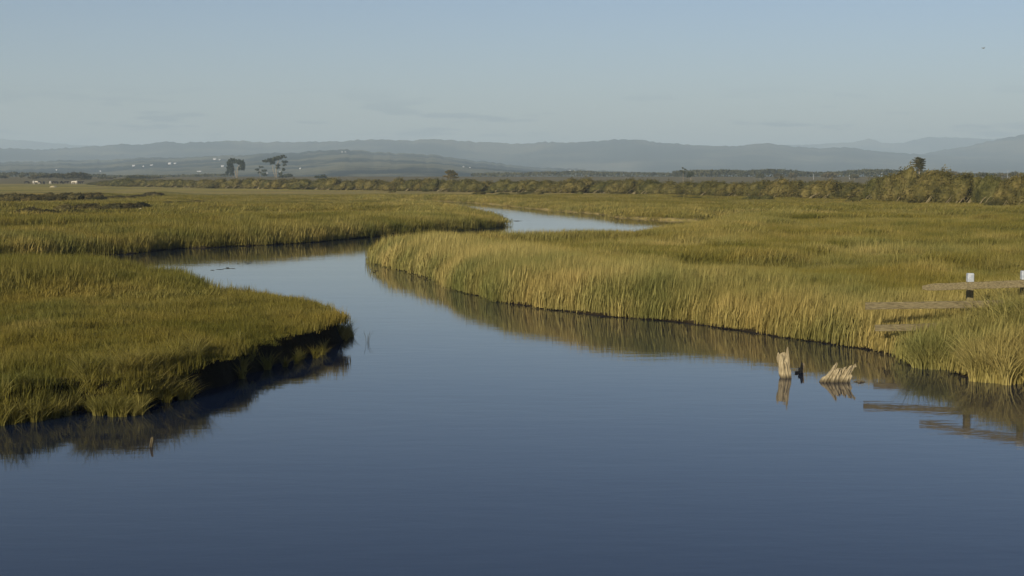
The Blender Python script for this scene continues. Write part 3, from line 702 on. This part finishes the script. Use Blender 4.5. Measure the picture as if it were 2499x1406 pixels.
# distant trees behind the shrub row on the right
for (uu, vb, w, h, lab) in ((1855, 436, 13, 12, 'round distant tree left of the far wood'), (1900, 436, 16, 12, None), (1935, 436, 12, 14, None), (2025, 436, 24, 16, 'tallest rounded clump of the far wood'), (2085, 436, 14, 10, None),
                       (2325, 432, 18, 14, 'broad dark domed tree behind the shrubs at the right'), (2300, 432, 9, 9, None), (2365, 434, 8, 12, 'narrow dark round tree right of the broad dome'), (2396, 433, 14, 12, None), (2445, 432, 12, 8, None), (2475, 432, 14, 13, None), (2512, 432, 16, 12, None)):
    make_tree('distant_tree', lab or 'rounded brown green tree in the hazy far tree line', 'tree', uu, vb, 900, [[(0, 0, 1), (0, h*.5, .6)]],
              [(0, h*.62, w*.8, h*.36, 280), (-w*.45, h*.4, w*.5, h*.3, 130), (w*.45, h*.42, w*.5, h*.3, 130)], 1.5, m_farwood, None if lab else 'rounded trees in the hazy far tree line', m_branch)

# far-off belt of wood that reads as one mass
g = np.random.default_rng(77); Vs = []; Fw = []; b0 = 0
for (ua, ub, Yw, hm, n) in ((1640, 2300, 1150, 3.2, 7400), (1150, 1760, 1300, 2.6, 4200), (2180, 2760, 1100, 3.0, 5600), (-100, 260, 1150, 2.0, 1800), (260, 560, 1250, 1.2, 1400)):
    uu = g.uniform(ua, ub, n); yy = Yw+g.uniform(-30, 60, n); x = (uu-CX)/F*yy
    gh = height(x, yy); hh = hm*(0.7+2.0*np.maximum(0, fbm(x*.02, x*0+ua, 3)+.3))*g.random(n)**.5
    V, f = leaf_quads(np.stack([x, yy, gh+hh], 1), None, .9, g, None, 1.2)
    Vs.append(V); Fw.append(f+b0); b0 += len(V)
fw = mesh_obj('far_wood', np.concatenate(Vs), np.concatenate(Fw), m_farwood)
tag(fw, 'hazy grey green belt of far woodland on the horizon', 'woodland', kind='stuff')

# dark grove mound on the left horizon behind the cattle
m_grove = foliage_mat('grove_leaves', (0.03, 0.028, 0.010), (0.05, 0.046, 0.016), (0.10, 0.08, 0.035), 0.1)
make_tree('grove_tree', 'long low dark windswept grove on the left horizon behind the cattle', 'tree', 150, 440, 880, [[(-30, 0, 1), (-28, 7, .6)], [(10, 0, 1.2), (14, 9, .6)], [(45, 0, 1.2), (42, 8, .6)]],
          [(-45, 10, 30, 3.5, 700), (0, 12, 34, 4, 900), (40, 13, 26, 6, 900), (60, 8, 16, 6, 500), (20, 8, 36, 3, 600), (-70, 7, 14, 2.5, 200)], 1.6, m_grove, None, m_branch)
make_tree('grove_tree', 'small dark tree at the left end of the horizon', 'tree', 8, 436, 900, [[(0, 0, 1), (0, 4, .5)]], [(0, 5, 16, 3, 300), (46, 6, 6, 3, 120)], 1.6, m_grove, None, m_branch)
make_tree('grove_tree', 'low dark grove between the cattle field and the cypresses', 'tree', 355, 438, 880, [[(0, 0, 1), (0, 4, .5)]], [(0, 5, 50, 2.2, 700), (-20, 6, 26, 3, 400), (-95, 4, 24, 2, 200)], 1.6, m_grove, None, m_branch)

# ------------------------------------------------------------------ cattle
def skin_body(chains, name, m):
    """grow one continuous body along edges"""
    vs = []; es = []; rs = []; idx = {}
    for ch in chains:
        prev = None
        for (p, r) in ch:
            key = tuple(round(c, 4) for c in p)
            if key not in idx: idx[key] = len(vs); vs.append(p); rs.append(r)
            i = idx[key]
            if prev is not None and prev != i: es.append((prev, i))
            prev = i
    me = bpy.data.meshes.new(name); me.from_pydata(vs, es, []); o = bpy.data.objects.new(name, me); COL.objects.link(o)
    sm = o.modifiers.new('s', 'SKIN')
    for i, r in enumerate(rs):
        r = (r, r) if not isinstance(r, tuple) else r
        me.skin_vertices[0].data[i].radius = r
    me.skin_vertices[0].data[0].use_root = True
    o.modifiers.new('b', 'SUBSURF').levels = 1
    dg = bpy.context.evaluated_depsgraph_get(); nm = bpy.data.meshes.new_from_object(o.evaluated_get(dg))
    bpy.data.objects.remove(o); nm.name = name
    nm.materials.clear(); nm.materials.append(m)
    return nm
def cow_mesh(grazing, m):
    sp = [((0, 0, 1.05), (.36, .34)), ((.45, 0, 1.06), (.38, .33)), ((.78, 0, 1.1), (.33, .27)), ((-.45, 0, 1.08), (.36, .33)), ((-.75, 0, 1.12), (.26, .27))]
    neck = [sp[2], ((1.08, 0, .95 if grazing else 1.28), (.18, .15)), ((1.32, 0, .5 if grazing else 1.42), (.14, .12)), ((1.52, 0, .22 if grazing else 1.34), (.09, .09))]
    chains = [[sp[0], sp[1], sp[2]], [sp[0], sp[3], sp[4]], neck, [sp[4], ((-.95, 0, 1.1), .05), ((-1.0, 0, .6), .03), ((-1.0, 0, .35), .05)]]
    for s in (-1, 1):
        chains.append([sp[2], ((.72, s*.2, .75), .13), ((.72, s*.2, .4), .07), ((.74, s*.2, .03), .06)])
        chains.append([sp[4], ((-.62, s*.2, .78), .17), ((-.80, s*.2, .42), .075), ((-.74, s*.2, .03), .06)])
        chains.append([neck[2], ((neck[2][0][0]-.04, s*.22, neck[2][0][2]+.08), .035)])
    return skin_body(chains, 'cow', m)
cows = [cow_mesh(g_, m_) for g_ in (True, False) for m_ in (m_cowblack, m_cowwhite)]
tmp = [(65, 444, 0, .4), (82, 445, 3, 1.9), (89, 444, 1, .1), (96, 445, 0, 2.9), (107, 446, 0, 1.7), (124, 447, 1, 1.4), (132, 446, 0, .2), (137, 447, 2, 3.3), (150, 447, 0, 1.3), (161, 447, 2, .3),
       (180, 446, 3, .2), (184, 446, 1, 2.7), (192, 447, 0, 3.0), (197, 447, 2, .1)]
where = ['leftmost and alone', 'left of the left pair', 'right of the left pair', 'close right of the pale pair', 'standing apart, right of the left cluster', 'brightest, in the middle of the herd',
         'close right of the brightest pale cow', 'just right again of the middle pair', 'end on, right of the middle', 'small, left of the right cluster', 'left one of the right pale pair', 'right one of the right pale pair',
         'close to the right pale pair', 'rightmost of the herd']
for i, (uu, vv, kd, rz) in enumerate(tmp):
    Y = 690; x = xat(uu, Y); o = bpy.data.objects.new('cow', cows[kd]); COL.objects.link(o)
    o.location = (x, Y, gz_at(x, Y)); o.rotation_euler = (0, 0, rz); o.scale = (1.15,)*3
    tag(o, ('black' if kd in (0, 2) else 'pale')+' cow far off in the left field, '+where[i], 'cow', 'cattle grazing far off in the left field')

# ------------------------------------------------------------------ pale sand patches by the cattle
def patch(u, v, w, h, hgt, label):
    x, y = unproj(u, v, 1.0); k = y/F; g = MB(); n = 18; z = gz_at(x, y)
    vs = [(x, y, z+hgt)]; fs = []
    for ring in range(1, 4):
        for j in range(n):
            a = 2*math.pi*j/n; q = ring/3*(1+random.uniform(-.12, .12)); X_ = x+w*k*q*math.cos(a); Y_ = y+h*k*q*math.sin(a)*8
            vs.append((X_, Y_, gz_at(X_, Y_)+hgt*(1-(ring/3)**2)-(.05 if ring == 3 else 0)))
    for j in range(n):
        fs.append((0, 1+j, 1+(j+1) % n))
        for ring in range(2): fs.append((1+ring*n+j, 1+(ring+1)*n+j, 1+(ring+1)*n+(j+1) % n, 1+ring*n+(j+1) % n))
    o = mesh_obj('sand_heap', vs, fs, m_sand, smooth=True); tag(o, label, 'sand heap')
patch(130, 454, 9, 2, .55, 'long pale sand heap in the grass below the cattle')
patch(284, 451, 9, 2, 1.0, 'bright pale sand heap at the left end of the shrub row')
patch(343, 505, 7, 1, .35, 'small pale grey sand heap by the lower ditch')

# ------------------------------------------------------------------ far white houses on the foothills, poles, sheds
def foot_z(u, v, Y): return CAMZ+(HOR-v)/F*Y
from mathutils.bvhtree import BVHTree
def bvh(o): return BVHTree.FromPolygons([v.co.copy() for v in o.data.vertices], [tuple(p_.vertices) for p_ in o.data.polygons])
bv = [bvh(o) for o in (foothills, ridge_far)]
def house(u, v, Y, wpx, hpx, label, group, name='house', roofm=m_roof):
    p_ = pos(u, v, Y)
    if Y > 1500:
        c0 = Vector((0, 0, CAMZ)); d0 = (p_-c0).normalized(); hits = [q[0] for q in (b_.ray_cast(c0, d0) for b_ in bv) if q[0]]
        if hits: p_ = min(hits, key=lambda q: q.y); Y = p_.y
    else: p_.z = gz_at(p_.x, p_.y)
    k = Y/F; w = wpx*k*.8; h = hpx*k*.6; d = w*.7
    root = empty(name, p_); tag(root, label, 'house', group)
    a = MB(); a.box((0, 0, h*.5-1), (w, d, h+2)); a.build('wall', m_wall, root)
    r = MB(); e = .25
    vs = [(-w/2-e, -d/2-e, h+.02), (w/2+e, -d/2-e, h+.02), (w/2+e, d/2+e, h+.02), (-w/2-e, d/2+e, h+.02), (-w/2-e, 0, h*1.5), (w/2+e, 0, h*1.5)]
    r.add(vs, [(0, 1, 5, 4), (2, 3, 4, 5), (0, 4, 3), (1, 2, 5), (3, 2, 1, 0)]); r.build('roof', roofm, root)
    root.rotation_euler = (0, 0, random.uniform(-.5, .3)); return root
hs = [(326, 406, 2480, 8, 4, 'long low white house at the left of the foothill hamlet'), (350, 407, 2480, 5, 3, 'small white house just right of the long low one'), (370, 404, 2500, 8, 3, None), (415, 401, 2550, 10, 5, 'bright white house in the middle of the foothill hamlet'),
      (428, 400, 2600, 8, 3, None), (524, 390, 2700, 9, 4, 'wide white building high on the slope left of the cypresses'), (543, 407, 2480, 8, 4, 'white house close left of the left cypress'), (536, 391, 2700, 5, 3, None), (138, 416, 2350, 4, 3, 'tiny white house above the dark grove at the left'), (245, 419, 2350, 4, 3, 'tiny white house just right of the dark grove'),
      (733, 412, 2450, 5, 3, 'white house right of the two cypresses'), (835, 372, 3150, 4, 2.5, 'left of the two tiny white houses high on the hill'), (843, 372, 3150, 4, 2.5, 'right of the two tiny white houses high on the hill'), (651, 424, 2300, 6, 3, None), (684, 421, 2300, 5, 3, None), (487, 419, 2300, 14, 2.5, 'long pale shed low on the plain left of the cypresses'),
      (1131, 408, 2700, 4, 2.5, None), (1147, 410, 2700, 3, 2.5, None), (1391, 417, 2500, 5, 2.5, 'leftmost white house on the plain right of the middle'), (1402, 418, 2500, 4, 2.5, None), (1434, 422, 2400, 5, 2.5, None), (1454, 422, 2400, 4, 2.5, None), (1540, 427, 1900, 10, 2.5, 'long pale shed at the edge of the far wood')]
for (a, b_, Y, w, h, lab) in hs: house(a, b_, Y, w, h, lab or 'tiny white house scattered on the hazy plain below the hills', None if lab else 'tiny white houses on the hazy plain')
house(2336, 425, 850, 8, 11, 'pale house half hidden behind the broad domed tree', None)
house(2306, 427, 860, 3, 9, 'narrow white gable left of the broad domed tree', None)
house(2497, 436, 700, 24, 8, 'bright white shed cut by the right edge of the picture', None, 'shed', m_white)
for (uu, vt, vb, Y, lab) in ((1985, 424, 436, 900, 'leftmost white pole behind the shrubs'), (2151, 422, 434, 860, 'white pole left of the tallest shrub'), (2073, 427, 435, 900, 'short white pole between two taller ones'), (2430, 422, 436, 880, 'pale pole left of the one with the white shed'), (2459, 414, 436, 880, 'tallest pole, with a pale round head, at the right'), (2486, 420, 438, 800, 'pole rising beside the white shed at the right edge')):
    a = pos(uu, vb, Y); b_ = pos(uu, vt, Y); z = gz_at(a.x, Y); q = MB()
    q.tube([(0, 0, -.3), (0, 0, b_.z-z)], [.11, .08], 8); q.box((0, 0, b_.z-z-.4), (0.9, .1, .1))
    root = q.build('pole', m_white); root.location = (a.x, Y, z); tag(root, lab, 'pole')

# ------------------------------------------------------------------ broken wooden fence at the right
fence = empty('wooden_fence', (*unproj(2368, 775, .9), 0)); FY = fence.location.y
tag(fence, 'broken weathered post and rail fence on the right bank, rails reaching over the water', 'fence')
fence.location.z = .5; FL = Vector(fence.location)
def fpt(u, v, Y): return pos(u, v, Y)-FL
def board(u0, v0, Y0, u1, v1, Y1, hpx, thick, seed, ragged=True):
    a = fpt(u0, v0, Y0); b_ = fpt(u1, v1, Y1); d = (b_-a); L_ = d.length; d.normalize()
    up = Vector((0, 0, 1)); side = d.cross(up).normalized(); up = side.cross(d)
    g = random.Random(seed); n = 26; h = hpx*Y0/F; vs = []; fs = []
    for i in range(n+1):
        t_ = i/n; s_ = 1.0
        if ragged and i == 0: s_ = .55
        if ragged and i == 1: s_ = .9
        p_ = a+d*L_*t_+up*(math.sin(t_*3+seed)*.012); r1 = h*.5*s_*(1+g.uniform(-.05, .05)); r2 = h*.5*s_*(1+g.uniform(-.05, .05)); w = thick*.5*(1+g.uniform(-.08, .08))
        j = d*(g.uniform(-.05, .05) if i in (0, n) else 0)
        c = h*.07
        for (aa, bb_) in ((r1-c, -w), (r1, -w+c*.6), (r1, w-c*.6), (r1-c, w), (-r2+c, w), (-r2, w-c*.6), (-r2, -w+c*.6), (-r2+c, -w)): vs.append(p_+up*aa+side*bb_+j)
    for i in range(n):
        for k in range(8): fs.append((i*8+k, i*8+(k+1) % 8, (i+1)*8+(k+1) % 8, (i+1)*8+k))
    fs.append(tuple(range(7, -1, -1))); fs.append(tuple(range(n*8, n*8+8)))
    return vs, fs
def rail(*a, label=None):
    vs, fs = board(*a, ragged=(a[-1] == 1)); o = mesh_obj('rail', vs, fs, m_rail, fence)
    if label: o['label'] = label
    return o
rail(2254, 703, 35.6, 2620, 688, 33.6, 17, .07, 1, label='long top rail with split left end')
rail(2116, 748, 35.4, 2450, 740, 34.9, 17, .07, 2, label='middle rail reaching furthest left')
rail(2134, 801, 35.3, 2330, 794, 35.1, 16, .07, 3, label='short lowest rail')
def post(u, vt, Y, wpx, zb):
    top = fpt(u, vt, Y); w = wpx*Y/F; h = top.z-zb; q = MB(); g = random.Random(int(u))
    hw = w/2; c = w*.1; zs = [zb+h*i/10 for i in range(11)]
    ring = lambda z, s_: [(top.x+px_*s_, top.y+py_*s_, z) for (px_, py_) in ((-hw+c, -hw), (hw-c, -hw), (hw, -hw+c), (hw, hw-c), (hw-c, hw), (-hw+c, hw), (-hw, hw-c), (-hw, -hw+c))]
    vs = []; fs = []
    for z in zs: vs += ring(z, 1+g.uniform(-.025, .025))
    for i in range(10):
        for k in range(8): fs.append((i*8+k, i*8+(k+1) % 8, i*8+8+(k+1) % 8, i*8+8+k))
    fs.append(tuple(range(7, -1, -1))); fs.append(tuple(range(80, 88)))
    o = mesh_obj('post', vs, fs, m_post, fence)
    z0 = top.z-.20; vs = ring(z0, 1.05)+ring(top.z-.01, 1.05)+ring(top.z+.012, .92); fs = []
    for i in range(2):
        for k in range(8): fs.append((i*8+k, i*8+(k+1) % 8, i*8+8+(k+1) % 8, i*8+8+k))
    fs.append(tuple(range(16, 24))); fs.append(tuple(range(7, -1, -1)))
    mesh_obj('painted_top', vs, fs, m_white, o)
post(2368, 668, 35.75, 15, -.4)
post(2500, 662, 34.9, 15, -.2)

# ------------------------------------------------------------------ old pilings and driftwood in the water
def splinter_stump(name, label, u, vw, shafts, m, mats_extra=None):
    """shafts: (px offset at the waterline, px offset at top, px height, px width, jag)"""
    x, y = unproj(u, vw, 0); k = y/F; q = MB(); g = random.Random(int(u))
    for (b0, t0, h, w, jag, dy) in shafts:
        n = 11; lay = 9; vs = []; fs = []
        tops = [h*(1-jag*g.random()) for _ in range(n)]
        for i in range(lay+1):
            f_ = i/lay
            for j in range(n):
                a = 2*math.pi*j/n; z = -9+(tops[j]+9)*f_; ff = max(z, 0)/h
                groove = 1-.22*(j % 3 == 0)-.12*(j % 2)
                rr = w*.5*groove*(1-.16*ff+.06*math.sin(z*.2+j))*(1+g.uniform(-.05, .05)); cx_ = b0+(t0-b0)*(ff**1.15)
                if i == lay: rr *= .72
                vs.append(((cx_+rr*math.cos(a))*k, (dy+rr*.8*math.sin(a))*k, z*k))
        for i in range(lay):
            for j in range(n): fs.append((i*n+j, i*n+(j+1) % n, (i+1)*n+(j+1) % n, (i+1)*n+j))
        c = len(vs); vs.append((t0*k, dy*k, h*.80*k)); fs += [(lay*n+j, lay*n+(j+1) % n, c) for j in range(n)]
        q.add(vs, fs)
    o = q.build(name, m); o.location = (x, y, 0); tag(o, label, 'stump'); return o
splinter_stump('piling', 'bleached jagged piling leaning left, standing alone in the water', 1915, 922, [(2, -10, 66, 34, .16, 0), (10, 3, 78, 8, .15, -6), (-6, -18, 64, 15, .15, -4), (9, -2, 52, 17, .2, -5)], m_drift)
splinter_stump('snag', 'small dark forked snag beside the leaning piling', 1955, 910, [(1, 4, 29, 11, .4, 0), (0, -2, 15, 15, .4, 0), (-8, -12, 5, 16, .4, -1)], m_darkwood)
splinter_stump('broken_piling', 'bleached splintered piling split into slabs leaning right over the water', 2040, 932,
               [(-34, -20, 18, 20, .3, 0), (-26, -6, 33, 19, .25, -3), (-15, 2, 50, 14, .3, 4), (-8, 9, 37, 20, .3, -5), (4, 26, 39, 18, .3, 2), (14, 38, 43, 13, .25, -4), (20, 50, 46, 9, .25, 0), (26, 36, 24, 18, .4, -3), (4, 12, 26, 26, .4, 2)], m_drift)
splinter_stump('driftwood', 'small flat piece of driftwood at the foot of the splintered piling', 2098, 932, [(0, 3, 5, 22, .5, 0), (-9, -9, 2.5, 14, .4, 0), (9, 9, 2, 12, .4, 0)], m_drift)
splinter_stump('stake', 'short brown stake leaning in the water off the near left bank', 368, 1091, [(0, 4, 26, 9, .12, 0)], m_stake)
splinter_stump('post_stub', 'pale broken post stub half sunk in the grass below the fence', 2337, 872, [(0, 0, 42, 15, .3, 0)], m_drift)
splinter_stump('thin_post_stub', 'thin pale post stub hidden in long grass at the right', 2433, 885, [(0, 0, 66, 9, .1, 0)], m_drift)

# dark ripples on the water, modelled as thin dark tubes, and stalks
def ripple(u, v, w, label):
    x, y = unproj(u, v, 0); k = y/F; q = MB(); g = random.Random(int(u))
    for i in range(7):
        a = Vector((g.uniform(-w/2, w/2)*k, g.uniform(-1.6, 1.6), .002)); L_ = g.uniform(.15, .4)*w*k
        q.tube([a, a+Vector((L_*.5, g.uniform(-.15, .15), .006)), a+Vector((L_, g.uniform(-.2, .2), .004))], [.006, .012, .005], 5)
    o = q.build('dark_ripple', m_ripple_reed); o.location = (x, y, 0); tag(o, label, 'ripple')
ripple(540, 655, 50, 'dark modelled ripples on the water beyond the left reeds')
ripple(600, 641, 26, 'smaller dark modelled ripples just behind the larger ones')
ripple(905, 662, 24, 'faint modelled ripples near the tip of the right bank')
ripple(1248, 540, 44, 'dark flat line beside the tip of the far bank')
q = MB(); x, y = unproj(896, 836, 0)
for i in range(6): 
    a = random.uniform(-.05, .05); q.tube([(a, a, -.05), (a*1.8, a, .15), (a*4, a*2, random.uniform(.2, .34))], [.006, .004, .002], 4)
o = q.build('reed_sprig', m_ripple_reed); o.location = (x, y, 0); tag(o, 'lone sprig of reed standing in open water off the bank tip', 'reed')

# ------------------------------------------------------------------ bird
bp = pos(2400, 118, 290); k = 120/F
body = skin_body([[((0, 0, 0), .10), ((.2, 0, .03), .07), ((.32, 0, .05), .04)], [((0, 0, 0), .10), ((-.25, 0, -.02), .05), ((-.4, 0, -.03), .03)]], 'bird', m_bird)
bird = bpy.data.objects.new('bird', body); COL.objects.link(bird); bird.location = bp; bird.rotation_euler = (0, .1, .5)
tag(bird, 'small gull flying high at the upper right', 'bird')
for s in (-1, 1):
    vs = [(.12, 0, .04), (-.12, 0, .04), (.14, s*.28, .18), (-.08, s*.28, .17), (.02, s*.62, .10), (-.06, s*.60, .09), (.12, 0, .02), (-.12, 0, .02), (.14, s*.28, .165), (-.08, s*.28, .155), (.02, s*.62, .09), (-.06, s*.60, .08)]
    fs = [(0, 1, 3, 2), (2, 3, 5, 4), (6, 8, 9, 7), (8, 10, 11, 9), (0, 2, 8, 6), (2, 4, 10, 8), (1, 7, 9, 3), (3, 9, 11, 5), (4, 5, 11, 10)]
    mesh_obj('wing', vs, fs, m_bird, bird)

# ------------------------------------------------------------------ haze
hz = MB(); hz.box((0, 6000, 188), (34000, 22000, 382)); 
mh = bpy.data.materials.new('haze'); mh.use_nodes = True; t = mh.node_tree; t.nodes.clear()
oo = N(t, 'ShaderNodeOutputMaterial'); pv = N(t, 'ShaderNodeVolumePrincipled'); t.links.new(pv.outputs[0], oo.inputs['Volume'])
pv.inputs['Density'].default_value = HAZE_DENSITY; pv.inputs['Color'].default_value = HAZE_COLOR; pv.inputs['Anisotropy'].default_value = 0.03
ho = hz.build('haze', mh); tag(ho, 'pale blue haze over the marsh and hills', 'haze', kind='stuff')
